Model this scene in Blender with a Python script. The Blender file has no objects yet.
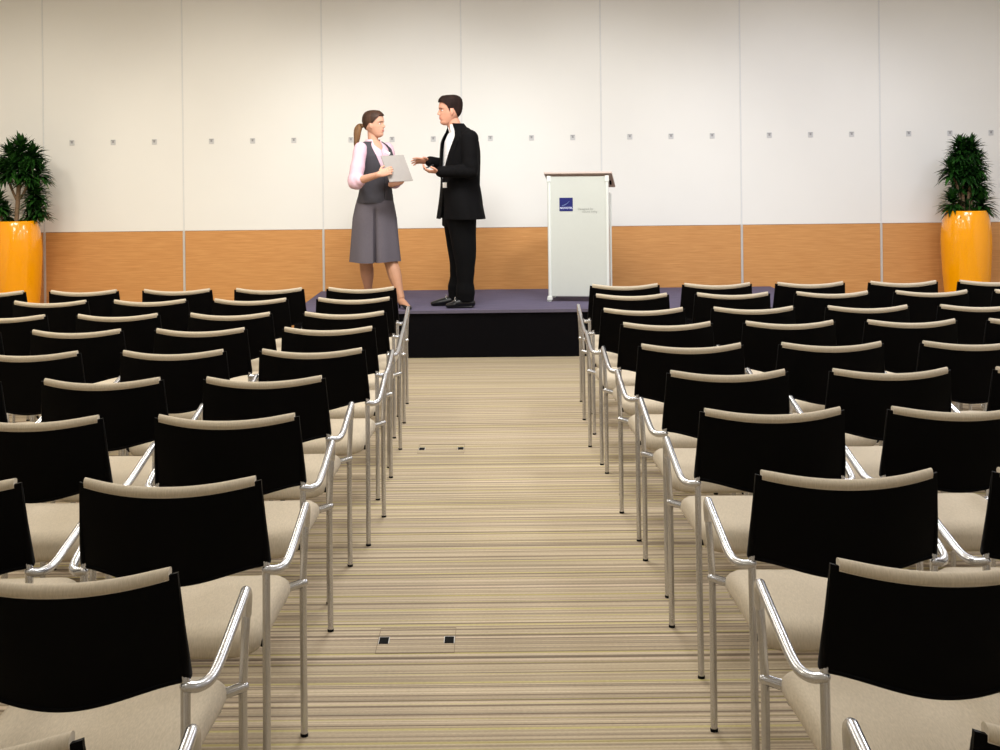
import bpy, bmesh, math, random
from mathutils import Vector, Matrix, noise
random.seed(7)
PI = math.pi
C = bpy.context.scene.collection
V = Vector

# ------------------------------------------------------------------ camera model
F_PX, CAM_H, ROLL = 1300.0, 1.559, 0.011
PX0, PY0 = 489.94, 168.3
def at(px, py, d):
    """point of the room at distance d (metres along the aisle) seen at photo pixel px,py"""
    c, s = math.cos(ROLL), math.sin(ROLL)
    dx, dy = px - PX0, py - PY0
    u, v = c*dx - s*dy, s*dx + c*dy
    return V((u*d/F_PX, d, CAM_H - v*d/F_PX))

cam = bpy.data.cameras.new('camera'); co = bpy.data.objects.new('camera', cam); C.objects.link(co)
cam.sensor_fit = 'HORIZONTAL'; cam.sensor_width = 36; cam.lens = F_PX/1000*36
cam.shift_x = (500-PX0)/1000; cam.shift_y = -(375-PY0)/1000
cam.clip_start = .05; cam.clip_end = 100
co.matrix_world = Matrix.Translation((0, 0, CAM_H)) @ Matrix.Rotation(PI/2, 4, 'X') @ Matrix.Rotation(-ROLL, 4, 'Z')
bpy.context.scene.camera = co
vs = bpy.context.scene.view_settings
vs.view_transform = 'Standard'; vs.look = 'None'; vs.gamma = 1; vs.use_curve_mapping = False; vs.exposure = 0.0

# ------------------------------------------------------------------ materials
def srgb(r, g, b):
    f = lambda c: (c/255/12.92) if c/255 <= .04045 else ((c/255+.055)/1.055)**2.4
    return (f(r), f(g), f(b), 1)
def mat(name, col, rough=.5, metal=0, spec=.5, coat=0, noise_amt=.06, noise_scale=40, stretch=(1,1,1), bump=0, bump_scale=200, sheen=0):
    m = bpy.data.materials.new(name); m.use_nodes = True
    nt = m.node_tree; b = nt.nodes['Principled BSDF']
    b.inputs['Roughness'].default_value = rough; b.inputs['Metallic'].default_value = metal
    b.inputs['Specular IOR Level'].default_value = spec; b.inputs['Coat Weight'].default_value = coat
    b.inputs['Sheen Weight'].default_value = sheen
    tc = nt.nodes.new('ShaderNodeTexCoord'); mp = nt.nodes.new('ShaderNodeMapping')
    mp.inputs['Scale'].default_value = stretch
    nt.links.new(tc.outputs['Object'], mp.inputs['Vector'])
    n = nt.nodes.new('ShaderNodeTexNoise'); n.inputs['Scale'].default_value = noise_scale; n.inputs['Detail'].default_value = 3
    nt.links.new(mp.outputs['Vector'], n.inputs['Vector'])
    r = nt.nodes.new('ShaderNodeValToRGB')
    r.color_ramp.elements[0].position = .3; r.color_ramp.elements[1].position = .7
    r.color_ramp.elements[0].color = tuple(c*(1-noise_amt) for c in col[:3])+(1,)
    r.color_ramp.elements[1].color = tuple(min(1, c*(1+noise_amt)) for c in col[:3])+(1,)
    nt.links.new(n.outputs['Fac'], r.inputs['Fac']); nt.links.new(r.outputs['Color'], b.inputs['Base Color'])
    if bump:
        n2 = nt.nodes.new('ShaderNodeTexNoise'); n2.inputs['Scale'].default_value = bump_scale
        nt.links.new(mp.outputs['Vector'], n2.inputs['Vector'])
        bp = nt.nodes.new('ShaderNodeBump'); bp.inputs['Strength'].default_value = bump; bp.inputs['Distance'].default_value = .002
        nt.links.new(n2.outputs['Fac'], bp.inputs['Height']); nt.links.new(bp.outputs['Normal'], b.inputs['Normal'])
    return m

M = {}
M['white'] = mat('white_panel', srgb(236,235,232), .45, noise_amt=.008, noise_scale=2)
M['plaster'] = mat('plaster', srgb(225,222,215), .8, noise_amt=.01, noise_scale=3)
M['ceiling'] = mat('ceiling_white', srgb(240,240,238), .8, noise_amt=.01)
M['alu'] = mat('aluminium', (.58,.58,.60,1), .27, .96, noise_amt=.02)
M['alu_trim'] = mat('aluminium_trim', srgb(205,203,200), .4, .3, noise_amt=.02)
M['white_trim'] = mat('white_seam', srgb(222,223,224), .4, 0, noise_amt=.02)
M['gap'] = mat('dark_gap', srgb(70,68,66), .8)
M['shell'] = mat('black_plastic', (.0009,.0008,.0011,1), .5, spec=.06, noise_amt=.1, bump=.12, bump_scale=900)
M['rubber'] = mat('black_rubber', (.006,.006,.006,1), .9, spec=.1)
M['gloss_orange'] = mat('yellow_orange_lacquer', srgb(255,166,0), .2, coat=.35, noise_amt=.01)
M['soil'] = mat('soil', srgb(60,42,28), .95, noise_amt=.4, noise_scale=60)
M['bark'] = mat('cane_bark', srgb(128,104,80), .85, noise_amt=.3, noise_scale=30, stretch=(1,1,6))
M['skirt_black'] = mat('black_stage_skirt', (.002,.0016,.0024,1), .9, spec=.1, noise_amt=.2)
M['stage_edge'] = mat('stage_edge', srgb(88,82,100), .6)
M['suit'] = mat('black_suit', (.0026,.0024,.003,1), .85, spec=.12, noise_amt=.2, noise_scale=60, sheen=0)
M['trouser'] = mat('black_trouser', (.0024,.0024,.003,1), .85, spec=.12, noise_amt=.2, noise_scale=60)
M['shirt'] = mat('white_shirt', srgb(240,240,243), .7, noise_amt=.02)
M['pink'] = mat('pink_shirt', srgb(224,188,204), .7, noise_amt=.03)
M['vest'] = mat('charcoal_vest', srgb(60,58,65), .85, noise_amt=.1, noise_scale=120)
M['skirt'] = mat('grey_skirt', srgb(94,88,97), .85, noise_amt=.06, noise_scale=120)
M['skin'] = mat('skin', srgb(206,150,126), .55, spec=.3, noise_amt=.04, noise_scale=20)
M['skin_w'] = mat('skin_light', srgb(210,160,136), .55, spec=.3, noise_amt=.04, noise_scale=20)
M['tights'] = mat('tights', srgb(190,140,110), .5, noise_amt=.04, noise_scale=20)
M['lips'] = mat('lips', srgb(186,104,98), .5)
M['hair_b'] = mat('dark_brown_hair', srgb(36,23,20), .75, spec=.15, noise_amt=.35, noise_scale=30, stretch=(1,1,.2), bump=.5, bump_scale=60)
M['hair_w'] = mat('brown_hair', srgb(62,40,28), .6, spec=.3, noise_amt=.4, noise_scale=45, stretch=(1,1,.15), bump=.5, bump_scale=60)
M['hair_pony'] = mat('light_brown_hair', srgb(112,80,50), .6, spec=.3, noise_amt=.4, noise_scale=45, stretch=(1,1,.15), bump=.5, bump_scale=60)
M['shoe'] = mat('black_leather', (.005,.005,.006,1), .35, spec=.3)
M['eye'] = mat('eye_white', srgb(235,230,225), .3); M['iris'] = mat('iris', srgb(45,30,22), .2)
M['folder'] = mat('grey_folder', srgb(166,160,156), .55, noise_amt=.02)
M['phone'] = mat('black_handset', (.01,.01,.012,1), .3)
M['badge'] = mat('white_badge', srgb(240,240,240), .4)
M['podium_post'] = mat('podium_white_post', srgb(226,230,226), .35, noise_amt=.01)
M['podium_top'] = mat('podium_top', srgb(196,178,170), .5)
M['logo_blue'] = mat('logo_blue', srgb(8,20,104), .5, noise_amt=.02)
M['logo_white'] = mat('logo_white', srgb(205,212,245), .5, noise_amt=.01)
M['logo_swoosh'] = mat('logo_swoosh', srgb(140,165,215), .5, noise_amt=.01)
M['print_grey'] = mat('print_grey', srgb(150,152,150), .6)
M['plate'] = mat('plate_grey', srgb(204,204,206), .45, 0)
M['plate_dark'] = mat('plate_recess', srgb(152,152,155), .5)

def wood_mat():
    m = bpy.data.materials.new('beech_veneer'); m.use_nodes = True; nt = m.node_tree; b = nt.nodes['Principled BSDF']
    b.inputs['Roughness'].default_value = .42
    tc = nt.nodes.new('ShaderNodeTexCoord'); mp = nt.nodes.new('ShaderNodeMapping'); mp.inputs['Scale'].default_value = (1.2, 1, 26)
    nt.links.new(tc.outputs['Object'], mp.inputs['Vector'])
    n = nt.nodes.new('ShaderNodeTexNoise'); n.inputs['Scale'].default_value = 4; n.inputs['Detail'].default_value = 6; n.inputs['Distortion'].default_value = .4
    nt.links.new(mp.outputs['Vector'], n.inputs['Vector'])
    r = nt.nodes.new('ShaderNodeValToRGB'); e = r.color_ramp.elements
    e[0].position = .3; e[0].color = srgb(196,136,76); e[1].position = .72; e[1].color = srgb(214,157,96)
    nt.links.new(n.outputs['Fac'], r.inputs['Fac']); nt.links.new(r.outputs['Color'], b.inputs['Base Color'])
    return m
M['wood'] = wood_mat()

def carpet_mat():
    m = bpy.data.materials.new('striped_carpet'); m.use_nodes = True; nt = m.node_tree; b = nt.nodes['Principled BSDF']
    b.inputs['Roughness'].default_value = .95; b.inputs['Specular IOR Level'].default_value = .1
    tc = nt.nodes.new('ShaderNodeTexCoord')
    def stripes(sx, sy, off, det=0, rough=.5):
        mp = nt.nodes.new('ShaderNodeMapping'); mp.inputs['Scale'].default_value = (sx, sy, 1); mp.inputs['Location'].default_value = (off, off*1.7, off)
        nt.links.new(tc.outputs['Object'], mp.inputs['Vector'])
        n = nt.nodes.new('ShaderNodeTexNoise'); n.inputs['Scale'].default_value = 1; n.inputs['Detail'].default_value = det; n.inputs['Roughness'].default_value = rough
        nt.links.new(mp.outputs['Vector'], n.inputs['Vector']); return n.outputs['Fac']
    def ramp(fac, els):
        r = nt.nodes.new('ShaderNodeValToRGB'); e = r.color_ramp.elements
        while len(e) < len(els): e.new(.5)
        for k, (p, c) in enumerate(els): e[k].position = p; e[k].color = c
        nt.links.new(fac, r.inputs['Fac']); return r.outputs['Color']
    def mix(f, a, c, mode='MIX'):
        x = nt.nodes.new('ShaderNodeMix'); x.data_type = 'RGBA'; x.blend_type = mode
        if isinstance(f, float): x.inputs[0].default_value = f
        else: nt.links.new(f, x.inputs[0])
        nt.links.new(a, x.inputs[6]); nt.links.new(c, x.inputs[7]); return x.outputs[2]
    base = ramp(stripes(.12, 60, 3, 1), [(.32, srgb(108,95,83)), (.42, srgb(148,131,112)), (.50, srgb(190,174,148)), (.60, srgb(206,191,165)), (.74, srgb(188,166,150))])
    c2 = ramp(stripes(.10, 40, 11), [(.30, srgb(104,92,82)), (.41, srgb(146,130,112)), (.55, srgb(198,183,155)), (.68, srgb(212,192,172))])
    yel = ramp(stripes(.10, 46, 23), [(.0, (0,0,0,1)), (.60, (0,0,0,1)), (.64, (1,1,1,1)), (.8, (1,1,1,1))])
    drk = ramp(stripes(.15, 82, 37), [(.0, (0,0,0,1)), (.61, (0,0,0,1)), (.66, (1,1,1,1)), (1., (1,1,1,1))])
    rgbY = nt.nodes.new('ShaderNodeRGB'); rgbY.outputs[0].default_value = srgb(186,176,106)
    rgbD = nt.nodes.new('ShaderNodeRGB'); rgbD.outputs[0].default_value = srgb(104,88,78)
    col = mix(.5, base, c2)
    x = nt.nodes.new('ShaderNodeMath'); x.operation = 'MULTIPLY'; x.inputs[1].default_value = .62; nt.links.new(yel, x.inputs[0])
    col = mix(x.outputs[0], col, rgbY.outputs[0])
    x = nt.nodes.new('ShaderNodeMath'); x.operation = 'MULTIPLY'; x.inputs[1].default_value = .7; nt.links.new(drk, x.inputs[0])
    col = mix(x.outputs[0], col, rgbD.outputs[0])
    fib = ramp(stripes(90, 260, 5, 2), [(.25, (.62,.62,.62,1)), (.7, (1,1,1,1))])
    col = mix(.55, col, fib, 'MULTIPLY')
    nt.links.new(col, b.inputs['Base Color'])
    bp = nt.nodes.new('ShaderNodeBump'); bp.inputs['Strength'].default_value = .35; bp.inputs['Distance'].default_value = .004
    nt.links.new(stripes(60, 200, 9, 1), bp.inputs['Height']); nt.links.new(bp.outputs['Normal'], b.inputs['Normal'])
    return m
M['carpet'] = carpet_mat()
M['stage_carpet'] = mat('purple_stage_carpet', srgb(100,94,116), .95, spec=.1, noise_amt=.12, noise_scale=5, stretch=(1,6,1), bump=.3)

def fabric_mat():
    m = mat('beige_fabric', srgb(190,177,156), .9, spec=.15, noise_amt=.10, noise_scale=140, stretch=(3,.5,.5), bump=.35, bump_scale=500, sheen=.15)
    return m
M['fabric'] = fabric_mat()

def glass_panel_mat():
    m = mat('frosted_panel', srgb(218,222,216), .25, spec=.5, noise_amt=.008)
    b = m.node_tree.nodes['Principled BSDF']; b.inputs['Transmission Weight'].default_value = .15
    return m
M['frost'] = glass_panel_mat()

def leaf_mat():
    m = bpy.data.materials.new('dark_green_leaf'); m.use_nodes = True; nt = m.node_tree; b = nt.nodes['Principled BSDF']
    b.inputs['Roughness'].default_value = .35
    g = nt.nodes.new('ShaderNodeNewGeometry'); r = nt.nodes.new('ShaderNodeValToRGB'); e = r.color_ramp.elements
    e[0].color = srgb(14,38,14); e[1].color = srgb(44,92,30)
    nt.links.new(g.outputs['Random Per Island'], r.inputs['Fac']); nt.links.new(r.outputs['Color'], b.inputs['Base Color'])
    return m
M['leaf'] = leaf_mat()

# ------------------------------------------------------------------ object helpers
def link_mesh(name, me, mats, parent=None, smooth=False):
    if not isinstance(mats, (list, tuple)): mats = [mats]
    me.name = name
    for m in mats: me.materials.append(m)
    if smooth:
        for p in me.polygons: p.use_smooth = True
    o = bpy.data.objects.new(name, me); C.objects.link(o)
    if parent: o.parent = parent
    return o
def obj(name, bm, mats, parent=None, smooth=False, sharp=None):
    bmesh.ops.recalc_face_normals(bm, faces=bm.faces[:])
    if smooth and sharp:
        for e in bm.edges:
            if len(e.link_faces) == 2 and e.calc_face_angle(0) > sharp: e.smooth = False
    me = bpy.data.meshes.new(name); bm.to_mesh(me); bm.free()
    return link_mesh(name, me, mats, parent, smooth)
def tag(o, label=None, cat=None, group=None, kind=None):
    if label: o['label'] = label
    if cat: o['category'] = cat
    if group: o['group'] = group
    if kind: o['kind'] = kind
    return o
def empty(name, loc=(0,0,0), rz=0):
    o = bpy.data.objects.new(name, None); o.empty_display_size = .1; C.objects.link(o); o.location = loc; o.rotation_euler = (0,0,rz); return o
def dup(o, parent=None):
    c = o.copy(); C.objects.link(c)
    if parent: c.parent = parent
    for ch in list(o.children): dup(ch, c)
    return c

def box(bm, x0, x1, y0, y1, z0, z1, bev=0, mi=0):
    vv = [bm.verts.new((x, y, z)) for x in (x0, x1) for y in (y0, y1) for z in (z0, z1)]
    fs = [bm.faces.new([vv[i] for i in q]) for q in ((0,1,3,2),(4,6,7,5),(0,4,5,1),(2,3,7,6),(0,2,6,4),(1,5,7,3))]
    for f in fs: f.material_index = mi
    if bev:
        es = list({e for f in fs for e in f.edges})
        bmesh.ops.bevel(bm, geom=es, offset=bev, segments=2, affect='EDGES', profile=.5)
def spline(pts, n=4):
    pts = [V(p) for p in pts]; out = []
    P = [pts[0]*2-pts[1]] + pts + [pts[-1]*2-pts[-2]]
    for i in range(1, len(P)-2):
        a, b, c, d = P[i-1], P[i], P[i+1], P[i+2]
        for k in range(n):
            t = k/n
            out.append(.5*((2*b)+(c-a)*t+(2*a-5*b+4*c-d)*t*t+(3*b-a-3*c+d)*t**3))
    out.append(pts[-1]); return out
def limb(bm, pts, radii, n=14, ref=None, cap='round', mi=0):
    """closed tapering tube; radii = number or (along ref, across) per point"""
    pts = [V(p) for p in pts]
    if not isinstance(radii, list): radii = [radii]*len(pts)
    rad = [r if isinstance(r, tuple) else (r, r) for r in radii]
    T = []
    for i in range(len(pts)):
        a = pts[max(i-1, 0)]; b = pts[min(i+1, len(pts)-1)]; t = (b-a)
        T.append(t.normalized() if t.length > 1e-9 else V((0,0,1)))
    s = V(ref) if ref is not None else (V((0,0,1)) if abs(T[0].z) < .9 else V((1,0,0)))
    rings = []
    def ring(c, t, s, ra, rb):
        w = t.cross(s).normalized()
        return [bm.verts.new(c + s*(ra*math.cos(2*PI*k/n)) + w*(rb*math.sin(2*PI*k/n))) for k in range(n)]
    for i, (p, t, r) in enumerate(zip(pts, T, rad)):
        s = (s - t*s.dot(t)).normalized() if (ref is None or i > 0) else (V(ref) - t*V(ref).dot(t)).normalized()
        if ref is not None: s = (V(ref) - t*V(ref).dot(t)).normalized()
        if i == 0 and cap == 'round':
            m_ = min(r)
            for a in (75, 45, 20): rings.append(ring(p - t*m_*math.sin(math.radians(a)), t, s, r[0]*math.cos(math.radians(a)), r[1]*math.cos(math.radians(a))))
        rings.append(ring(p, t, s, *r))
        if i == len(pts)-1 and cap == 'round':
            m_ = min(r)
            for a in (20, 45, 75): rings.append(ring(p + t*m_*math.sin(math.radians(a)), t, s, r[0]*math.cos(math.radians(a)), r[1]*math.cos(math.radians(a))))
    fs = []
    for a, b in zip(rings, rings[1:]):
        for k in range(n): fs.append(bm.faces.new((a[k], a[(k+1) % n], b[(k+1) % n], b[k])))
    fs.append(bm.faces.new(list(reversed(rings[0])))); fs.append(bm.faces.new(rings[-1]))
    for f in fs: f.material_index = mi
    return rings
def ball(bm, c, r, sub=3, mi=0, rot=None):
    if not isinstance(r, (tuple, list)): r = (r, r, r)
    R = bmesh.ops.create_icosphere(bm, subdivisions=sub, radius=1)
    for v in R['verts']:
        p = V((v.co.x*r[0], v.co.y*r[1], v.co.z*r[2]))
        if rot: p = rot @ p
        v.co = p + V(c)
    for v in R['verts']:
        for f in v.link_faces: f.material_index = mi
def xf(bm, mtx, start=0):
    bm.verts.ensure_lookup_table()
    for v in bm.verts[start:]: v.co = mtx @ v.co
def fuse(bm, voxel, smooth=2):
    bmesh.ops.recalc_face_normals(bm, faces=bm.faces[:])
    me = bpy.data.meshes.new('tmp'); bm.to_mesh(me); bm.free()
    o = bpy.data.objects.new('tmp', me); C.objects.link(o)
    r = o.modifiers.new('r', 'REMESH'); r.mode = 'VOXEL'; r.voxel_size = voxel
    if smooth:
        s = o.modifiers.new('s', 'SMOOTH'); s.factor = .5; s.iterations = smooth
    bpy.context.view_layer.update()
    dg = bpy.context.evaluated_depsgraph_get()
    out = bpy.data.meshes.new_from_object(o.evaluated_get(dg))
    bpy.data.objects.remove(o); bpy.data.meshes.remove(me)
    return out
def lathe(bm, prof, n=48, mi=0, close=True):
    rings = [[bm.verts.new((r*math.cos(2*PI*k/n), r*math.sin(2*PI*k/n), z)) for k in range(n)] for r, z in prof]
    for a, b in zip(rings, rings[1:]):
        for k in range(n): bm.faces.new((a[k], a[(k+1) % n], b[(k+1) % n], b[k])).material_index = mi
    if close:
        bm.faces.new(list(reversed(rings[0]))).material_index = mi; bm.faces.new(rings[-1]).material_index = mi

# ------------------------------------------------------------------ room shell
WY = 12.54; RX = 6.37; CEIL = 3.6; YB = -2.0
def struct(name, bm, m, parent=None, smooth=False):
    o = obj(name, bm, m, parent, smooth)
    if not parent: o['kind'] = 'structure'
    return o
b = bmesh.new(); box(b, -RX-.2, RX+.2, YB-.2, WY+.25, -.12, 0); struct('floor', b, M['carpet'])
b = bmesh.new(); box(b, -RX-.2, RX+.2, YB-.2, WY+.25, CEIL, CEIL+.12); struct('ceiling', b, M['ceiling'])
b = bmesh.new(); box(b, -RX-.15, -RX, YB, WY+.15, 0, CEIL); struct('wall_left', b, M['plaster'])
b = bmesh.new(); box(b, RX, RX+.15, YB, WY+.15, 0, CEIL); struct('wall_right', b, M['plaster'])
b = bmesh.new(); box(b, -RX, RX, YB-.15, YB, 0, CEIL); struct('wall_rear', b, M['plaster'])
b = bmesh.new(); box(b, -RX, RX, WY+.03, WY+.15, 0, CEIL); wall = struct('wall_back', b, M['gap'])
WOOD_TOP = .985; SEAM0 = -.268; PITCH = 1.345
seams = [SEAM0 + PITCH*k for k in range(-4, 5)]
edges = [-RX] + seams + [RX]
for i in range(len(edges)-1):
    x0, x1 = edges[i]+.004, edges[i+1]-.004
    b = bmesh.new(); box(b, x0, x1, WY, WY+.03, WOOD_TOP+.003, CEIL, .002); obj('white_panel', b, M['white'], wall)
    b = bmesh.new(); box(b, x0, x1, WY, WY+.03, 0, WOOD_TOP, .002); obj('wood_panel', b, M['wood'], wall)
for i, x in enumerate(seams):
    b = bmesh.new(); box(b, x-.011, x+.011, WY-.008, WY+.01, 0, WOOD_TOP, .002, 0)
    box(b, x-.007, x+.007, WY-.004, WY+.01, WOOD_TOP, CEIL, .001, 1)
    struct('trim_%d' % (i+1), b, [M['alu_trim'], M['white_trim']])

# small square fixing plates, three to a panel
def plate_mesh():
    b = bmesh.new()
    box(b, -.024, .024, -.005, 0, -.026, .026, .002, 0)
    box(b, -.021, .021, -.009, -.004, .014, .023, .002, 1)      # hood over the recess
    box(b, -.009, .009, -.007, -.004, -.006, .014, 0, 1)
    return b
place = ['first', 'second', 'third', 'fourth', 'fifth', 'sixth', 'seventh', 'eighth']
proto_plate = None
bay_desc = ['panel beside left plant', 'second panel from left plant', 'panel behind woman', 'panel between man and podium',
            'panel right of podium', 'second panel right of podium', 'panel behind right plant']
for bay in range(7):
    for j in range(3):
        x = seams[bay+1] + PITCH/2 + (j-1)*.397
        if proto_plate is None:
            proto_plate = obj('wall_plate', plate_mesh(), [M['plate'], M['plate_dark']]); p = proto_plate
        else: p = dup(proto_plate)
        p.location = (x, WY, 1.849)
        tag(p, 'square wall plate, %s of three on %s' % (('left', 'middle', 'right')[j], bay_desc[bay]), 'wall plate', 'square plates along the white wall')

# ------------------------------------------------------------------ stage
SH = .392; SX0, SX1, SY0, SY1 = -1.64, 2.69, 10.71, WY-.012
st = empty('stage_platform', ((SX0+SX1)/2, (SY0+SY1)/2, 0))
tag(st, 'low black-skirted stage with purple carpet at the end of the aisle', 'stage')
def local(bm, o): xf(bm, Matrix.Translation(-V(o.location))); return bm
b = bmesh.new(); box(b, SX0, SX1, SY0, SY1, SH-.022, SH, .003); obj('stage_deck', local(b, st), M['stage_carpet'], st)
b = bmesh.new()
# pleated skirt around the front and sides
def skirt_wall(p0, p1, nrm):
    n = int((V(p1)-V(p0)).length/.02); prev = None
    for k in range(n+1):
        t = k/n; p = V(p0).lerp(V(p1), t) + V(nrm)*(.003*math.sin(t*n*.35)+.002*math.sin(t*n*.13+1))
        cur = (b.verts.new((p.x, p.y, .0)), b.verts.new((p.x, p.y, SH-.022)))
        if prev: b.faces.new((prev[0], cur[0], cur[1], prev[1]))
        prev = cur
skirt_wall((SX0+.01, SY0+.012, 0), (SX1-.01, SY0+.012, 0), (0, -1, 0))
skirt_wall((SX0+.012, SY0+.012, 0), (SX0+.012, SY1, 0), (-1, 0, 0))
skirt_wall((SX1-.012, SY0+.012, 0), (SX1-.012, SY1, 0), (1, 0, 0))
box(b, SX0+.03, SX1-.03, SY0+.03, SY1-.01, .0, SH-.023)
obj('stage_skirt', local(b, st), M['skirt_black'], st)
b = bmesh.new(); box(b, SX0, SX1, SY0-.004, SY0+.006, SH-.024, SH+.001, .001)
obj('edge_strip', local(b, st), M['stage_edge'], st)

# ------------------------------------------------------------------ chairs
ZB, ZT = .597, .812
def shell_pt(u, v, off=0):
    """u -1..1 across, v 0..1 bottom to top; off = forward offset"""
    wid = .229 - .009*v
    x = u*wid
    zb = ZB - .034*(.5+.5*math.cos(PI*min(1, abs(u)/.93)))**.85
    zt = ZT - .017*(1-u*u)
    z = zb + (zt-zb)*v
    vv = (z-ZB)/(ZT-ZB)
    y = .044*(1-vv) - .061*(1-abs(u)**2.2) - .006*math.sin(PI*max(0, min(1, vv)))
    return V((x, y+off, z))
def make_shell():
    b = bmesh.new(); nu, nv = 28, 10
    g = {}
    for s in (0, 1):
        for i in range(nu+1):
            for j in range(nv+1):
                g[s, i, j] = b.verts.new(shell_pt(-1+2*i/nu, j/nv, .009*s))
    for i in range(nu):
        for j in range(nv):
            b.faces.new((g[0,i,j], g[0,i+1,j], g[0,i+1,j+1], g[0,i,j+1]))
            b.faces.new((g[1,i,j], g[1,i,j+1], g[1,i+1,j+1], g[1,i+1,j]))
    for i in range(nu):
        b.faces.new((g[0,i,0], g[1,i,0], g[1,i+1,0], g[0,i+1,0])); b.faces.new((g[0,i,nv], g[0,i+1,nv], g[1,i+1,nv], g[1,i,nv]))
    for j in range(nv):
        b.faces.new((g[0,0,j], g[0,0,j+1], g[1,0,j+1], g[1,0,j])); b.faces.new((g[0,nu,j], g[1,nu,j], g[1,nu,j+1], g[0,nu,j+1]))
    for s in (-1, 1):   # moulded side sleeves that hold the uprights
        pts = [shell_pt(s*.97, v, .012) for v in (.03, .25, .5, .75, .93)]
        limb(b, pts, [(.0120, .015),(.0115,.014),(.0100,.012),(.0085,.010),(.007,.008)], 12, ref=(1,0,0))
    # rolled bottom lip
    pts = [shell_pt(-.93+1.86*k/24, 0, .002) for k in range(25)]
    limb(b, pts, .0055, 8)
    return b
def make_pad():
    b = bmesh.new(); nu = 26; rings = []
    for i in range(nu+1):
        u = -.935+1.87*i/nu
        e = min(1, (1-abs(i/nu*2-1))*7)**.5 if i not in (0, nu) else .25
        e = max(e, .3)
        ring = []
        front = [(0, .030), (.05, .036), (.35, .038), (.7, .036), (.92, .033)]
        for v, o in front:
            q = shell_pt(u, v, 0); ring.append(V((q.x, q.y+.010+(o-.010)*e, q.z+(.012 if v == 0 else 0))))
        q = shell_pt(u, 1, .008)
        for a in (20, 50, 80, 110, 140, 170, 200, 225):
            r = .0140*(.86+.14*e)
            ring.append(V((q.x, q.y+.002+r*1.15*math.cos(math.radians(a)), q.z+.001+r*.95*math.sin(math.radians(a)))))
        q1 = shell_pt(u, .958, -.003); ring.append(q1)
        q1 = shell_pt(u, .958, .004); ring.append(q1)
        q1 = shell_pt(u, .45, .0085); ring.append(q1)
        q1 = shell_pt(u, 0, .0095); q1.z += .012; ring.append(q1)
        rings.append([b.verts.new(p) for p in ring])
    n = len(rings[0])
    for a, c in zip(rings, rings[1:]):
        for k in range(n): b.faces.new((a[k], a[(k+1) % n], c[(k+1) % n], c[k]))
    b.faces.new(rings[0]); b.faces.new(list(reversed(rings[-1])))
    return b
def make_seat():
    b = bmesh.new(); N = 56
    def outline(inset):
        pts = []
        for k in range(N):
            a = 2*PI*k/N; ca, sa = math.cos(a), math.sin(a); ex = 2/6.6
            x = abs(ca)**ex*(1 if ca > 0 else -1); y = abs(sa)**ex*(1 if sa > 0 else -1)
            hw = (.221 + .006*y) - inset; hd = .232-inset
            pts.append((x*hw, .257+y*hd))
        return pts
    def dz(y):
        t = (y-.257)/.232
        return -.034*max(0, -t)**3.2 - .020*max(0, t)**4
    layers = [(.05, .398), (.016, .398), (.004, .402), (0, .412), (0, .424), (.003, .435), (.010, .443), (.024, .449), (.05, .451), (.09, .450), (.15, .447)]
    rings = [[b.verts.new((x, y, z+dz(y)+(.004*(abs(x)/.22)**2 if ins > .02 else 0))) for x, y in outline(ins)] for ins, z in layers]
    for a, c in zip(rings, rings[1:]):
        for k in range(N): b.faces.new((a[k], a[(k+1) % N], c[(k+1) % N], c[k]))
    b.faces.new(list(reversed(rings[0])))
    c = b.verts.new((0, .257, .4455)); r = rings[-1]
    for k in range(N): b.faces.new((r[k], r[(k+1) % N], c))
    return b
def make_chair():
    t = empty('conference_chair')
    obj('seat', make_seat(), M['fabric'], t, True)
    back = obj('backrest', make_shell(), M['shell'], t, True, .9)
    obj('back_pad', make_pad(), M['fabric'], back, True, 1.0)
    R = .0098
    for s in (-1, 1):
        # rear leg
        b = bmesh.new()
        limb(b, [(s*.2245, .003, .006), (s*.2245, .016, .2), (s*.2235, .030, .42), (s*.2225, .042, .575), (s*.220, .046, .62)], R, 14)
        l = obj('leg', b, M['alu'], t, True, .8)
        b = bmesh.new(); limb(b, [(s*.2245, .003, 0), (s*.2245, .003, .008)], .0108, 12, cap='flat'); obj('foot_glide', b, M['rubber'], l)
        # front leg
        b = bmesh.new()
        limb(b, [(s*.2525, .443, .006), (s*.2525, .443, .22), (s*.2530, .4435, .42), (s*.2575, .447, .52), (s*.2610, .4510, .582)], R, 14)
        l = obj('leg', b, M['alu'], t, True, .8)
        b = bmesh.new(); limb(b, [(s*.2525, .443, 0), (s*.2525, .443, .008)], .0108, 12, cap='flat'); obj('foot_glide', b, M['rubber'], l)
        # arm, sweeping up and forward from the rear upright
        b = bmesh.new()
        path = spline([(s*.2225, .040, .584), (s*.243, .050, .580), (s*.259, .072, .582), (s*.2655, .108, .588), (s*.268, .18, .603), (s*.268, .380, .638), (s*.2665, .420, .641), (s*.265, .444, .623), (s*.2615, .4515, .58)], 5)
        limb(b, path, .0111, 16)
        obj('armrest', b, M['alu'], t, True, .8)
        # bracket between front leg and seat
        b = bmesh.new(); limb(b, [(s*.256, .441, .424), (s*.238, .436, .419), (s*.195, .425, .408)], .0118, 12)
        obj('seat_bracket', b, M['alu'], t, True, .8)
        b = bmesh.new(); limb(b, [(s*.213, .070, .398), (s*.19, .070, .398)], .006, 10); ball(b, (s*.206, .070, .392), .008, 2)
        obj('seat_bolt', b, M['rubber'], t, True)
    b = bmesh.new()
    for y in (.10, .40): limb(b, [(-.205, y, .388), (.205, y, .388)], .009, 10)
    for x in (-.15, .15): limb(b, [(x, .10, .388), (x, .40, .388)], .008, 10)
    obj('seat_frame', b, M['alu'], t, True)
    return t
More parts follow.
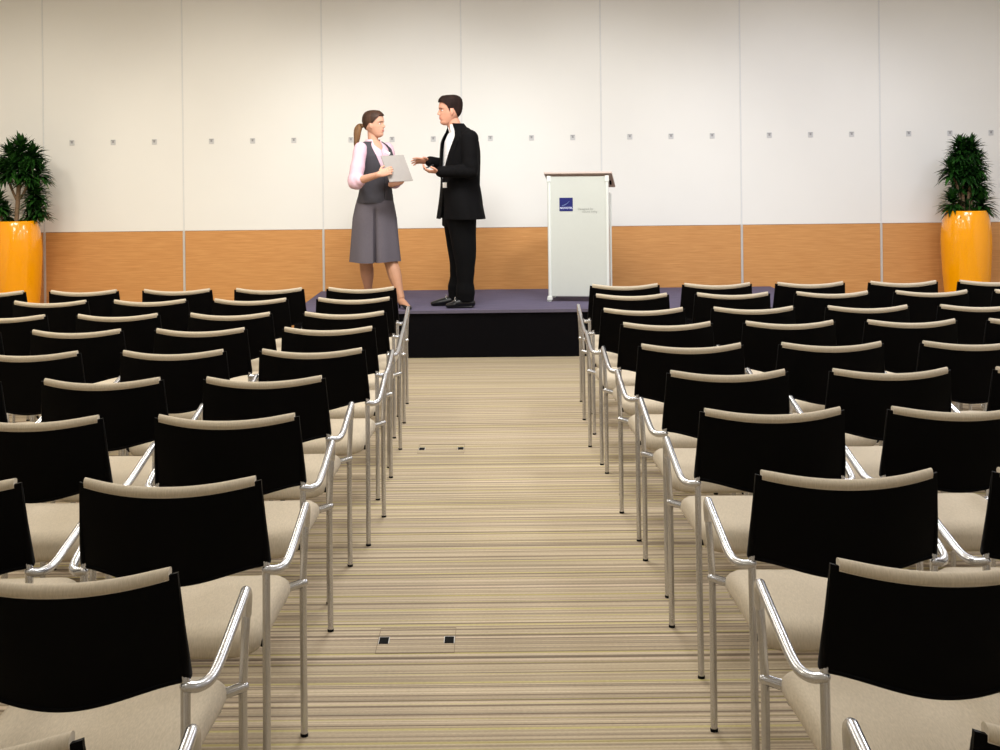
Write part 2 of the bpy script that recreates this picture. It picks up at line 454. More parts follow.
LEFT = [(8.192, [-0.819, -1.4, -1.98, -2.568, -3.154]), (7.536, [-0.796, -1.397, -1.979, -2.557]), (6.787, [-0.768, -1.364, -1.951, -2.54]),
 (6.129, [-0.77, -1.373, -1.957, -2.536]), (5.387, [-0.745, -1.321, -1.924]), (4.669, [-0.819, -1.401, -1.986]), (3.951, [-0.808, -1.405]), (3.14, [-0.781, -1.361]), (2.421, [-0.81]), (1.712, [-0.765])]
RIGHT = [(8.205, [0.843, 1.425, 2.013, 2.6, 3.164]), (7.58, [0.817, 1.406, 1.987, 2.566, 3.144]), (6.803, [0.794, 1.37, 1.968, 2.557]), (6.168, [0.831, 1.413, 1.991, 2.569]),
 (5.41, [0.829, 1.413, 2.002]), (4.7, [0.851, 1.439, 2.031]), (3.955, [0.851, 1.422]), (3.143, [0.854, 1.428]), (2.432, [0.849]), (1.709, [0.849])]
rown = ['front row nearest the stage', 'second row from the stage', 'third row from the stage', 'fourth row from the stage', 'fifth row from the stage',
        'sixth row from the stage', 'seventh row from the stage', 'eighth row from the stage', 'ninth row from the stage', 'last row nearest the camera']
coln = ['on the aisle', 'second from the aisle', 'third from the aisle', 'fourth from the aisle', 'fifth from the aisle']
chair0 = make_chair(); first = True
for side, rows in (('left', LEFT), ('right', RIGHT)):
    for r, (d, xs) in enumerate(rows):
        for c, x in enumerate(xs):
            if first: o = chair0; first = False
            else: o = dup(chair0)
            o.location = (x, d, 0)
            tag(o, 'black-backed beige armchair, %s side, %s, %s' % (side, rown[r], coln[c]), 'chair', 'conference chairs set out in rows')

# ------------------------------------------------------------------ floor boxes in the aisle
M['carpet_lid'] = M['carpet']
def floor_box(cx, cy, label):
    t = empty('floor_socket_box', (cx, cy, 0)); tag(t, label, 'floor box', 'floor socket boxes in the aisle')
    b = bmesh.new()
    for x0, x1, y0, y1 in ((-.128,-.1265,-.115,.115), (.1265,.128,-.115,.115), (-.128,.128,-.115,-.1135), (-.128,.128,.1135,.115)): box(b, x0, x1, y0, y1, -.001, .0012)
    obj('lid_seam', b, M['gap2'], t)
    for s in (-1, 1):
        b = bmesh.new()
        x = s*.108; box(b, x-.0155, x+.0155, -.028, .028, -.004, .0016, 0)
        n = obj('cable_notch', b, M['rubber'], t)
        b = bmesh.new(); box(b, x-.0175, x-.0155, -.03, .03, 0, .0024); box(b, x+.0155, x+.0175, -.03, .03, 0, .0024); box(b, x-.0155, x+.0155, .028, .030, 0, .0024); obj('notch_rim', b, M['alu_trim'], n)
M['gap2'] = mat('carpet_seam', srgb(120,102,82), .9)
p = at(416.5, 641, 4.29); floor_box(p.x, 4.30, 'flush carpeted floor box with two black cable notches, nearer the camera')
p = at(441.5, 448.5, 7.25); floor_box(p.x, 7.24, 'flush carpeted floor box with two black cable notches, nearer the stage')

# ------------------------------------------------------------------ podium
POD = V((at(549, 300, 11.34).x + .01, 11.34, SH+.001))
yaw = -math.radians(9)
pod = empty('podium', tuple(POD), yaw)
tag(pod, 'pale glass-panelled podium with blue square logo on the stage', 'podium')
PW, PD, PH = .505, .36, 1.10
def rod(name, x, y, z0, z1, r, m, par):
    b = bmesh.new(); limb(b, [(x, y, z0), (x, y, z1)], r, 14, cap='flat'); return obj(name, b, m, par, True, .8)
for x in (0, PW):
    for y in (0, PD):
        pr = rod('post', x, y, .0, PH-(.055 if y == 0 else .17), .0145, M['podium_post'], pod)
        b = bmesh.new(); box(b, x-.022, x+.022, y-.022, y+.022, .012, .045, .004); box(b, x-.024, x-.012, y-.02, y+.02, 0, .03, .003, 1)
        obj('post_foot', b, [M['podium_post'], M['rubber']], pr)
b = bmesh.new()
for x in (0, PW): box(b, x-.018, x+.018, -.018, .018, PH-.06, PH-.006, .004)
obj('top_clamp', b, M['podium_post'], pod)
b = bmesh.new(); box(b, .012, PW-.012, -.006, .004, .045, PH-.012, .002); front = obj('front_panel', b, M['frost'], pod)
b = bmesh.new(); box(b, PW-.004, PW+.004, .014, PD-.014, .045, PH-.16, .002); obj('side_panel', b, M['frost'], pod)
b = bmesh.new(); box(b, -.004, .004, .014, PD-.014, .045, PH-.16, .002); obj('side_panel', b, M['frost'], pod)
b = bmesh.new(); box(b, .02, PW-.02, .0, PD, .62, .635, .002); obj('inner_shelf', b, M['podium_post'], pod)
# sloping top, high at the audience side
b = bmesh.new(); box(b, -.04, PW+.045, -.035, .48, -.0085, .0085, .003)
xf(b, Matrix.Translation((0, 0, PH+.012)) @ Matrix.Rotation(math.radians(-14.5), 4, 'X'))
obj('reading_top', b, M['podium_top'], pod)
b = bmesh.new(); limb(b, [(PW+.012, .20, PH-.03), (PW+.018, .25, PH-.085), (PW+.012, .30, PH-.08)], .009, 8); obj('cable_hook', b, M['rubber'], pod)
def text(name, body, size, mtx, m, parent, spacing=1.0, extr=.0006, bold=0):
    cu = bpy.data.curves.new(name, 'FONT'); cu.body = body; cu.size = size; cu.extrude = extr; cu.space_character = spacing; cu.offset = bold
    cu.align_x = 'LEFT'; o = bpy.data.objects.new(name, cu); C.objects.link(o)
    bpy.context.view_layer.update()
    me = bpy.data.meshes.new_from_object(o.evaluated_get(bpy.context.evaluated_depsgraph_get()))
    bpy.data.objects.remove(o); bpy.data.curves.remove(cu); me.transform(mtx)
    return link_mesh(name, me, m, parent)
LX, LZ, LS = .091, .786, .117
b = bmesh.new(); box(b, LX, LX+LS, -.0085, -.006, LZ, LZ+LS); lg = obj('logo_square', b, M['logo_blue'], front)
b = bmesh.new()
pts = [(.022+.07*t, .048+.012*t+.030*t**2.2, .0035*math.sin(PI*(t*.9+.1))+.0006) for t in [k/12 for k in range(13)]]
up = [b.verts.new((LX+x, -.0092, LZ+z+w)) for x, z, w in pts]; dn = [b.verts.new((LX+x, -.0092, LZ+z-w)) for x, z, w in pts]
for k in range(12): b.faces.new((dn[k], dn[k+1], up[k+1], up[k]))
bmesh.ops.solidify(b, geom=b.faces[:], thickness=.0006)
obj('logo_swoosh', b, M['logo_swoosh'], front)
rx = Matrix.Rotation(PI/2, 4, 'X')
text('logo_lettering', 'NOVOTEL', .0235, Matrix.Translation((LX+.0045, -.0088, LZ+.020)) @ rx, M['logo_white'], front, 1.02, bold=.0007)
text('slogan_lettering', 'Designed for', .026, Matrix.Translation((LX+.160, -.0072, LZ+.010)) @ rx, M['print_grey'], front)
text('slogan_lettering', 'natural living', .026, Matrix.Translation((LX+.195, -.0072, LZ-.013)) @ rx, M['print_grey'], front)

# ------------------------------------------------------------------ potted plants
def leaf(b, base, az, el, L, w, droop):
    d = V((math.cos(az)*math.cos(el), math.sin(az)*math.cos(el), math.sin(el)))
    side = d.cross(V((0,0,1))).normalized(); prev = None; p = V(base); n = 4
    for k in range(n+1):
        t = k/n; ww = w*(math.sin(PI*min(1, t*.86+.12))**.8)*(1-t**4)
        if k == n: cur = (b.verts.new(p),)
        else:
            up = side.cross(d).normalized()
            cur = (b.verts.new(p-side*ww+up*ww*.35), b.verts.new(p), b.verts.new(p+side*ww+up*ww*.35))
        if prev:
            if len(cur) == 3:
                b.faces.new((prev[0], prev[1], cur[1], cur[0])); b.faces.new((prev[1], prev[2], cur[2], cur[1]))
            else: b.faces.new((prev[0], prev[1], cur[0])); b.faces.new((prev[1], prev[2], cur[0]))
        prev = cur
        d = (d + V((0,0,-droop/n))).normalized(); p = p + d*(L/n)
def plant(loc, label, heads, stems, seed):
    random.seed(seed)
    t = empty('potted_plant', loc); tag(t, label, 'plant', 'tall orange pots with bushy plants')
    b = bmesh.new()
    prof = [(.05,0),(.150,0),(.163,.006),(.172,.05),(.196,.30),(.216,.55),(.227,.78),(.228,.86),(.222,.95),(.210,1.03),(.196,1.085),(.184,1.115),(.179,1.121),(.172,1.118),(.168,1.10),(.166,1.07),(.05,1.068)]
    pr = []
    for (r0, z0), (r1, z1) in zip(prof, prof[1:]):
        for k in range(3): pr.append((r0+(r1-r0)*k/3, z0+(z1-z0)*k/3))
    pr.append(prof[-1]); lathe(b, pr, 64)
    obj('pot', b, M['gloss_orange'], t, True, 1.0)
    b = bmesh.new(); lathe(b, [(.02,1.069),(.10,1.074),(.165,1.071),(.165,1.064)], 32); obj('soil', b, M['soil'], t, True)
    for s in stems:
        b = bmesh.new(); limb(b, spline([V(q) for q in s[0]], 4), s[1], 10); obj('stem', b, M['bark'], t, True)
    b = bmesh.new()
    for (x, y, z0, z1, r, n, dens) in heads:
        n = int(n*1.35)
        for k in range(n):
            f = k/n; z = z0 + (z1-z0)*f; az = k*2.39996+random.uniform(-.3, .3)
            el = math.radians(-10 + 84*f**1.2 + random.uniform(-16, 16))
            L = r*(1-.25*f)*random.uniform(.8, 1.15)
            leaf(b, (x+random.uniform(-.012,.012), y+random.uniform(-.012,.012), z), az, el, L, random.uniform(.015, .022), random.uniform(.3, 1.1))
    obj('foliage', b, M['leaf'], t, True)
DP = 12.05
lp = at(16.5, 222, DP); rp = at(966, 211, DP)
plant((lp.x, DP, 0), 'tall glossy orange pot with bare-stemmed bushy plant, left wall',
      [(.05,0,1.68,1.80,.20,120,0), (-.06,.03,1.66,1.76,.19,110,0), (.16,.0,1.66,1.74,.18,100,0), (.20,.04,1.50,1.60,.17,80,0), (-.13,.02,1.52,1.62,.17,90,0), (.0,-.06,1.54,1.66,.17,100,0), (.11,-.05,1.48,1.60,.18,100,0),
       (.19,.0,1.32,1.42,.16,80,0), (-.16,-.02,1.20,1.32,.17,90,0), (-.12,.06,1.12,1.22,.15,60,0), (.20,.03,1.16,1.26,.16,80,0), (.12,.05,1.26,1.4,.14,60,0), (.10,.06,1.12,1.2,.14,50,0)],
      [([(.0,-.01,1.07),(.01,0,1.25),(.03,0,1.50),(.05,0,1.72)], .021), ([(.015,.0,1.30),(.09,.0,1.42),(.16,0,1.68)], .012), ([(.01,.0,1.30),(-.05,.02,1.42),(-.10,.02,1.58)], .012), ([(-.12,0,1.07),(-.15,-.02,1.25)], .010), ([(.11,.02,1.07),(.15,.03,1.2),(.19,.02,1.36)], .010), ([(.05,.09,1.07),(.11,.06,1.3)], .011)], 3)
plant((rp.x, DP, 0), 'tall glossy orange pot with slender spiky plant, right wall',
      [(-.05,0,1.62,1.73,.17,100,0), (.055,0,1.62,1.72,.17,100,0), (.03,.03,1.56,1.68,.17,90,0), (-.05,.02,1.54,1.64,.17,90,0), (-.13,0,1.44,1.53,.18,90,0), (.10,.0,1.48,1.60,.17,90,0), (.0,-.05,1.42,1.54,.16,90,0), (.06,.03,1.34,1.46,.17,90,0), (.13,.0,1.30,1.42,.15,70,0), (-.05,.05,1.32,1.42,.16,60,0),
       (-.13,-.02,1.14,1.24,.17,80,0), (.14,0,1.12,1.22,.19,90,0), (.02,.06,1.16,1.28,.15,70,0), (.06,.06,1.24,1.32,.15,50,0)],
      [([(-.02,0,1.07),(-.03,0,1.4),(0,0,1.66)], .016), ([(.02,-.02,1.07),(.03,0,1.3),(.10,0,1.52)], .014), ([(-.05,-.02,1.07),(-.07,0,1.3),(-.12,0,1.47)], .012), ([(.06,0,1.07),(.05,.02,1.36)], .012), ([(-.1,0,1.07),(-.13,-.02,1.18)], .009), ([(.1,0,1.07),(.13,0,1.36)], .009)], 5)

# ------------------------------------------------------------------ people
HEAD = [  # z, front x, back x, half width
 (.126,.010,-.030,.016),(.120,.040,-.055,.038),(.108,.062,-.076,.055),(.090,.079,-.091,.067),(.068,.089,-.101,.0735),(.045,.094,-.1055,.0765),(.030,.0965,-.106,.077),
 (.016,.0905,-.104,.0765),(.0,.090,-.100,.0755),(-.018,.090,-.093,.074),(-.034,.0885,-.084,.071),(-.046,.0925,-.073,.067),(-.055,.0890,-.064,.064),(-.064,.0915,-.055,.060),
 (-.077,.0835,-.042,.054),(-.092,.0885,-.026,.045),(-.104,.083,-.010,.035),(-.114,.066,.005,.024),(-.119,.050,.020,.012)]
def head_pt(t, z, grow=0, female=False):
    for h0, h1 in zip(HEAD, HEAD[1:]):
        if h0[0] >= z >= h1[0]:
            k = (h0[0]-z)/(h0[0]-h1[0]); xf_, xb, w = [h0[i]+(h1[i]-h0[i])*k for i in (1,2,3)]; break
    else: xf_, xb, w = (HEAD[0] if z > 0 else HEAD[-1])[1:]
    if female: w *= 1 - .13*max(0, min(1, (-.02-z)/.07))
    mid = xb + (xf_-xb)*.47; ca, sa = math.cos(t), math.sin(t)
    x = mid + (xf_-mid+grow)*ca if ca > 0 else mid + (mid-xb+grow)*ca
    y = (w+grow)*math.copysign(abs(sa)**.92, sa)
    if ca > 0 and grow == 0:
        y *= 1 - .10*ca*ca
        x -= .0125*math.exp(-((abs(y)-.031)/.016)**2-((z-.008)/.013)**2)
        if z < .02: x -= .010*math.exp(-((abs(y)-.052)/.016)**2)*max(0, min(1, (.02-z)/.08))
    return V((x, y, z))
def zs(n, lo=-.119, hi=.126): return [hi+(lo-hi)*k/n for k in range(n+1)]
def add_head(b, ctr, fwd, scale=1.0, female=False, tilt=0):
    """one closed head surface with brow, sockets, nose, lips, chin and ears; local +x is the face"""
    st_ = len(b.verts); N = 64
    rings = [[b.verts.new(head_pt(2*PI*k/N, z, 0, female)) for k in range(N)] for z in zs(60)]
    for r0, r1 in zip(rings, rings[1:]):
        for k in range(N): b.faces.new((r0[k], r0[(k+1) % N], r1[(k+1) % N], r1[k]))
    b.faces.new(list(reversed(rings[0]))); b.faces.new(rings[-1])
    limb(b, [(.082,0,.020),(.091,0,.002),(.100,0,-.015),(.102,0,-.021)], [(.007,.008),(.008,.008),(.009,.009),(.008,.009)], 10)
    for s in (-1, 1):
        ball(b, (.093,s*.010,-.026), .0068, 2)
        ball(b, (-.006,s*.077,-.006), (.015,.008,.028), 2); ball(b, (-.004,s*.074,-.028), (.009,.007,.010), 2)
    ball(b, (.084,0,-.0485), (.0125,.021,.0055), 2); ball(b, (.083,0,-.0605), (.0125,.019,.0065), 2)
    f = V(fwd).normalized(); up = V((0,0,1)); l = up.cross(f).normalized(); up = f.cross(l)
    m = Matrix.Translation(ctr) @ Matrix((( f.x,l.x,up.x,0),(f.y,l.y,up.y,0),(f.z,l.z,up.z,0),(0,0,0,1))) @ Matrix.Rotation(-tilt, 4, 'Y') @ Matrix.Scale(scale, 4)
    xf(b, m, st_); return m
def add_hand(b, wrist, d, n, thumb, curls, spread=.10, sc=1.0, thumb_curl=.5):
    """wrist point, finger direction d, palm normal n, thumb side vector"""
    d = V(d).normalized(); n = V(n); n = (n - d*n.dot(d)).normalized(); w = d.cross(n); w = w if w.dot(V(thumb)) > 0 else -w
    W = V(wrist)
    limb(b, [W - d*.012*sc, W + d*.02*sc, W + d*.055*sc, W + d*.086*sc], [(.027*sc, .018*sc), (.032*sc, .0165*sc), (.0385*sc, .014*sc), (.038*sc, .0115*sc)], 14, ref=w)
    for off, L, c, sp in ((.029, .074, curls[0], .9), (.0098, .082, curls[1], .3), (-.0098, .076, curls[2], -.3), (-.028, .060, curls[3], -1)):
        p = W + d*(.086-abs(off)*.15)*sc + w*off*sc; dd = (d + w*sp*spread).normalized(); pts = [p - dd*.012*sc, p]; ang = 0
        for seg, cc in ((.46, c*.7), (.30, c), (.24, c*.8)):
            ang += cc; q = (dd*math.cos(ang) + n*math.sin(ang)); p = p + q*L*seg*sc; pts.append(p)
        limb(b, pts, [.0088*sc, .0086*sc, .0080*sc, .0074*sc, .0064*sc], 10)
    p = W + d*.022*sc + w*.026*sc; td = (d*.62 + w*.72 + n*.35).normalized(); pts = [p - w*.012*sc, p + td*.012*sc]
    p = pts[-1]; pts.append(p + td*.032*sc); td2 = (td*(1-thumb_curl) + (d+n*.3)*thumb_curl).normalized(); pts.append(pts[-1] + td2*.028*sc)
    limb(b, pts, [.013*sc, .0125*sc, .0105*sc, .0085*sc], 10)
def ring_pts(c, F, a, bb, N=40, p=2.2):
    F = V(F).normalized(); Lf = V((0,0,1)).cross(F); out = []
    for k in range(N):
        t = 2*PI*k/N; ca, sa = math.cos(t), math.sin(t)
        x = abs(ca)**(2/p)*(1 if ca > 0 else -1)*a; y = abs(sa)**(2/p)*(1 if sa > 0 else -1)*bb
        out.append(V(c) + F*x + Lf*y)
    return out
def interp(secs, m):
    out = []
    for s0, s1 in zip(secs, secs[1:]):
        for k in range(m):
            t = k/m; out.append((V(s0[0]).lerp(V(s1[0]), t), s0[1]+(s1[1]-s0[1])*t, s0[2]+(s1[2]-s0[2])*t))
    out.append((V(secs[-1][0]), secs[-1][1], secs[-1][2])); return out
def torso(b, secs, F, m=3, N=40, grow=0, p=2.2, mi=0):
    rings = [[b.verts.new(q) for q in ring_pts(c, F, a+grow, w+grow, N, p)] for c, a, w in interp(secs, m)]
    for r0, r1 in zip(rings, rings[1:]):
        for k in range(N): b.faces.new((r0[k], r0[(k+1) % N], r1[(k+1) % N], r1[k])).material_index = mi
    b.faces.new(list(reversed(rings[0]))).material_index = mi; b.faces.new(rings[-1]).material_index = mi
def open_torso(b, secs, F, grow, opening, m=6, N=96, thick=.007, p=2.2, fold=None):
    """garment body with a front opening; opening(z) = half angle (radians) left open"""
    S = interp(secs, m); rings = []
    for c, a, w in S:
        h = opening(c.z); ring = []
        Fv = V(F).normalized(); Lf = V((0,0,1)).cross(Fv)
        for k in range(N+1):
            t = h + (2*PI-2*h)*k/N; ca, sa = math.cos(t), math.sin(t)
            g = grow + (fold(t, c.z) if fold else 0)
            x = abs(ca)**(2/p)*(1 if ca > 0 else -1)*(a+g); y = abs(sa)**(2/p)*(1 if sa > 0 else -1)*(w+g)
            ring.append(b.verts.new(c + Fv*x + Lf*y))
        rings.append(ring)
    fs = []
    for r0, r1 in zip(rings, rings[1:]):
        for k in range(N): fs.append(b.faces.new((r0[k], r0[k+1], r1[k+1], r1[k])))
    bmesh.ops.recalc_face_normals(b, faces=fs)
    bmesh.ops.solidify(b, geom=fs, thickness=thick)
    return rings
def face_mesh(me, mtx, lips_idx=1):
    inv = mtx.inverted()
    for p in me.polygons:
        q = inv @ p.center
        if q.x > .078 and abs(q.y) < .021 and -.0655 < q.z < -.052: p.material_index = lips_idx
        p.use_smooth = True
def hair_cap(b, mtx, keep, grow, thick=.010):
    """hair following the skull; keep(point) bounds the hairline, grow(point) its thickness"""
    st_ = len(b.verts); N = 120; rings = []
    for z in zs(96, -.10, .126):
        ring = []
        for k in range(N):
            p0 = head_pt(2*PI*k/N, z, .0001); g = grow(p0)*(1+.12*noise.noise(V((p0.x*25, p0.y*60, p0.z*12))))
            p = head_pt(2*PI*k/N, z, g); p.z += g*max(0, (z-.04)/.085)*.9; ring.append((b.verts.new(p), p0))
        rings.append(ring)
    fs = []
    for r0, r1 in zip(rings, rings[1:]):
        for k in range(N):
            q = (r0[k], r0[(k+1) % N], r1[(k+1) % N], r1[k])
            if keep(sum((x[1] for x in q), V())/4): fs.append(b.faces.new([x[0] for x in q]))
    fs.append(b.faces.new([x[0] for x in reversed(rings[0])]))
    bmesh.ops.delete(b, geom=[v for v in b.verts if not v.link_faces], context='VERTS')
    bmesh.ops.recalc_face_normals(b, faces=fs); bmesh.ops.solidify(b, geom=fs, thickness=thick)
    b.verts.ensure_lookup_table(); xf(b, mtx, st_)
def add_eyes(parent, mtx, brow, inv):
    for s in (-1, 1):
        b = bmesh.new(); ball(b, (.0660, s*.031, .007), (.0122,.013,.0055), 3, 0); ball(b, (.0752, s*.031, .007), (.0045,.0062,.0052), 2, 1)
        xf(b, inv @ mtx); obj('eye', b, [M['eye'], M['iris']], parent, True)
        b = bmesh.new(); limb(b, [(.091, s*.015, .026), (.086, s*.032, .0295), (.073, s*.048, .025)], .0020, 8)
        xf(b, inv @ mtx); obj('eyebrow', b, brow, parent, True)

def loc_of(o): return Matrix.Translation(-V(o.location))
def part(name, b, mats, root, smooth=True, fused=None, sm=2):
    if fused:
        me = fuse(b, fused, sm); me.transform(loc_of(root))
        return link_mesh(name, me, mats, root, True)
    xf(b, loc_of(root)); return obj(name, b, mats, root, smooth, .9)

# ---- man
def build_man():
    D = 11.0
    root = empty('person', tuple(at(459, 306, D).to_2d()) + (SH+.001,))
    tag(root, 'man in black suit standing on stage, holding small dark device', 'person')
    F = V((-math.cos(math.radians(27)), -math.sin(math.radians(27)), 0))
    A = lambda x, y, d=0: at(x, y, D+d)
    body = bmesh.new()
    # legs
    nh, nk, na = A(461,212,-.09), A(465.2,258,-.10), V((at(465.5,297,D-.10).x, D-.10, SH+.085))
    fh, fk, fa = A(457,212,.09), A(459.8,259,.08), V((at(456.3,297,D+.09).x, D+.09, SH+.085))
    for h, k, a_ in ((nh, nk, na), (fh, fk, fa)): limb(body, spline([h, h.lerp(k,.5), k, k.lerp(a_,.35), a_], 2), [.085,.083,.078,.07,.06,.052,.055,.055,.045,.036,.033][:9], 14)
    S = [(A(459,222),.10,.15),(A(459.5,205),.11,.165),(A(460,185),.10,.15),(A(461,165),.11,.165),(A(461,148),.115,.18),(A(461,138),.09,.16),(A(459,130.5),.055,.075)]
    torso(body, S, F)
    limb(body, [A(459.5,136), A(455.5,127.5), A(452.5,121), A(451,116)], [.062,.056,.055,.05], 14)
    hm = add_head(body, A(450.0,111.2,-.005), (-.985,-.17,-.03), 1.0)
    ns, ne, nw = A(469.5,140,-.19), A(470.5,171,-.235), A(440.5,171.8,-.27)
    fs_, fe, fw = A(453.5,140,.17), A(456,168,.20), A(430,161.5,.06)
    for s_, e_, w_ in ((ns, ne, nw), (fs_, fe, fw)):
        limb(body, [s_, s_.lerp(e_,.5), e_, e_.lerp(w_,.4), w_], [.055,.050,.042,.038,.029], 12)
    add_hand(body, nw + V((-.008,0,.0)), (-1,-.1,.05), (.1,.2,1), (0,-.3,.6), [.5,.55,.6,.6], .05, 1.0, .7)
    add_hand(body, fw + V((-.004,0,0)), (-1,-.25,.10), (.0,-.65,-.75), (0,-.5,1), [.16,.22,.28,.34], .16, 1.0, .3)
    me = fuse(body, .0042, 1); face_mesh(me, hm)
    me.transform(loc_of(root)); bo = link_mesh('body', me, [M['skin'], M['lips']], root, True)
    add_eyes(root, hm, M['hair_b'], loc_of(root))
    # hair: short, cropped at the sides
    def keep(q):
        if q.x > .060: return q.z > .074
        if q.x > .030: return q.z > .074 - (.060-q.x)*1.1
        if q.x > .010: return q.z > .041 - (.030-q.x)*2.6
        if q.x > -.020: return q.z > .022
        return q.z > .022 - (-.020-q.x)*1.9 and q.z > -.068
    b = bmesh.new(); hair_cap(b, hm, keep, lambda p: .003 + .011*max(0, min(1, (p.z-.03)/.06)) + .007*max(0, min(1, (p.x-.02)/.05))*max(0, (p.z-.06)/.06))
    part('hair', b, M['hair_b'], root)
    # shirt with collar
    b = bmesh.new(); SJ = [(A(459.5,221),.155,.215),(A(460,205),.145,.200),(A(459.4,185),.140,.188),(A(460.2,168),.138,.195),(A(461,152),.134,.205),(A(461,142),.122,.205),(A(460.5,136.5),.100,.18),(A(459.5,131.5),.078,.120),(A(457.8,127.5),.060,.078),(A(456.0,123.5),.050,.052)]
    SS = [SJ[2]] + SJ[3:]
    torso(b, SS, F, grow=-.004)
    part('shirt', b, M['shirt'], root)
    b = bmesh.new(); open_torso(b, [(A(456.8,132),.062,.070),(A(455.2,128),.057,.060),(A(454.2,124.6),.054,.057)], F, .001, lambda z: .10+.25*max(0,(z-A(455,132).z)/.06), m=3, N=60, thick=.004)
    part('collar', b, M['shirt'], root)
    # jacket
    z0 = A(460,181).z; zn = A(459,124).z
    def opening(z):
        if z > z0: return .05 + .62*((z-z0)/(zn-z0))**1.35
        return .02 + .10*max(0, (z0-z)/.33)**1.5
    def fold(t, z):
        d_ = min(t, 2*PI-t); lap = .010 if (z > z0 and d_ < opening(z)+.34*min(1, (z-z0)/.10)) else 0
        return .006*math.sin(t*3+z*9) + .004*noise.noise(V((t*2, z*7, 0))) + lap
    b = bmesh.new()
    JB = [(A(461.6,218.5),.176,.246),(A(460.4,205),.158,.222)] + [(c, a_, w_) for c, a_, w_ in SJ[2:]]
    open_torso(b, JB, F, .012, opening, fold=fold)
    jk = part('jacket', b, M['suit'], root)
    b = bmesh.new()
    for s_, e_, w_ in ((ns, ne, nw), (fs_, fe, fw)):
        up = s_ + V((0,0,.0)); d_ = (w_-e_).normalized()
        pts = spline([up+V((-.01*0,0,.012)), s_.lerp(e_,.35), s_.lerp(e_,.75), e_+(e_-s_).normalized()*.004-d_*.012, e_.lerp(w_,.3), e_.lerp(w_,.65), w_-d_*.002], 3)
        n_ = len(pts); rr = [.074-.004*0, ]
        rad = []
        for k in range(n_):
            t = k/(n_-1); rad.append(.077 - .030*t + .004*math.sin(k*2.1)*(1 if .25 < t < .8 else 0))
        limb(b, pts, rad, 18)
    part('jacket_sleeves', b, M['suit'], root, fused=.008, sm=3)
    # shoulder yoke joins sleeves and body
    b = bmesh.new(); limb(b, [ns+V((0,0,.02)), A(465,133.2,-.08), A(460,131.2,0), A(456,135.5,.09), fs_+V((0,0,.02))], [(.052,.062),(.054,.062),(.045,.062),(.056,.066),(.052,.062)], 14, ref=(0,0,1))
    xs = part('jacket_shoulders', b, M['suit'], root, fused=.008, sm=3)
    # shirt cuffs
    b = bmesh.new()
    for e_, w_ in ((ne, nw), (fe, fw)):
        d_ = (w_-e_).normalized(); limb(b, [w_-d_*.01, w_+d_*.008], .035, 18, cap='flat')
    part('shirt_cuffs', b, M['shirt'], root)
    # trousers
    b = bmesh.new()
    torso(b, [(A(459,226),.135,.165),(A(459.5,212),.135,.175),(A(460,195),.12,.165)], F)
    for h, k, a_, px in ((nh, nk, na, 0), (fh, fk, fa, 1)):
        pts = spline([h+V((0,0,-.02)), h.lerp(k,.5), k, k.lerp(a_,.35), k.lerp(a_,.75), a_+V((.0,0,-.035))], 3)
        n_ = len(pts); rad = []
        for q in range(n_):
            t = q/(n_-1); r_ = .116 - .050*min(1, t*1.7) + .005*math.sin(t*24+px) * (1 if t > .55 else .2) + .006*max(0, t-.6); rad.append((r_*1.12, r_*.92))
        limb(b, pts, rad, 20, ref=(1,0,0), cap='flat')
    part('trousers', b, M['trouser'], root, fused=.008, sm=3)
    # shoes
    for a_, tipx, dz in ((na, 445.5, 0), (fa, 430.5, 0)):
        b = bmesh.new(); y = a_.y; tx = at(tipx, 305, y).x; hx = a_.x + .06; z = SH
        limb(b, [(hx-.01,y,z+.038),(hx-.07,y-.005,z+.046),(hx-.14,y-.012,z+.040),(tx+.06,y-.02,z+.028),(tx+.02,y-.025,z+.022)], [(.036,.034),(.042,.044),(.046,.038),(.044,.026),(.030,.019)], 16, ref=(0,1,0))
        limb(b, [(a_.x,y,z+.05),(a_.x-.01,y,z+.09)], .042, 14)
        limb(b, [(hx-.005,y,z+.010),(hx-.12,y-.01,z+.010),(tx+.05,y-.02,z+.009),(tx+.02,y-.025,z+.009)], [(.036,.0085),(.040,.0085),(.042,.0075),(.026,.0075)], 14, ref=(0,1,0))
        b2 = part('shoe', b, M['shoe'], root, fused=.005, sm=2)
        for v in b2.data.vertices:
            if v.co.z < .0: v.co.z = .0
        b = bmesh.new(); limb(b, [(a_.x-.085,y-.040,z+.062),(a_.x-.085,y-.005,z+.088),(a_.x-.085,y+.03,z+.062)], .006, 8)
        xf(b, loc_of(root) ); o = obj('shoe_buckle', b, M['alu'], root, True)
    # badge clipped at the jacket front
    b = bmesh.new(); Lh = V((0,0,1)).cross(F); c_ = A(459.4,184.8) + F*.160 + Lh*.050
    box(b, -.024, .024, -.002, .002, -.022, .022, .002); xf(b, Matrix.Translation(c_) @ Matrix.Rotation(math.radians(-45), 4, 'Z'))
    part('name_badge', b, M['badge'], root, False)
    # handset held in the near hand
    b = bmesh.new(); box(b, -.045, .045, -.012, .012, -.0055, .0055, .004)
    xf(b, Matrix.Translation(at(428.5, 167.0, D-.30)) @ Matrix.Rotation(math.radians(-22), 4, 'Y'))
    tag(obj('presentation_remote', b, M['phone']), 'small black handset held in the suited man\'s hand', 'remote')
    return root
build_man()

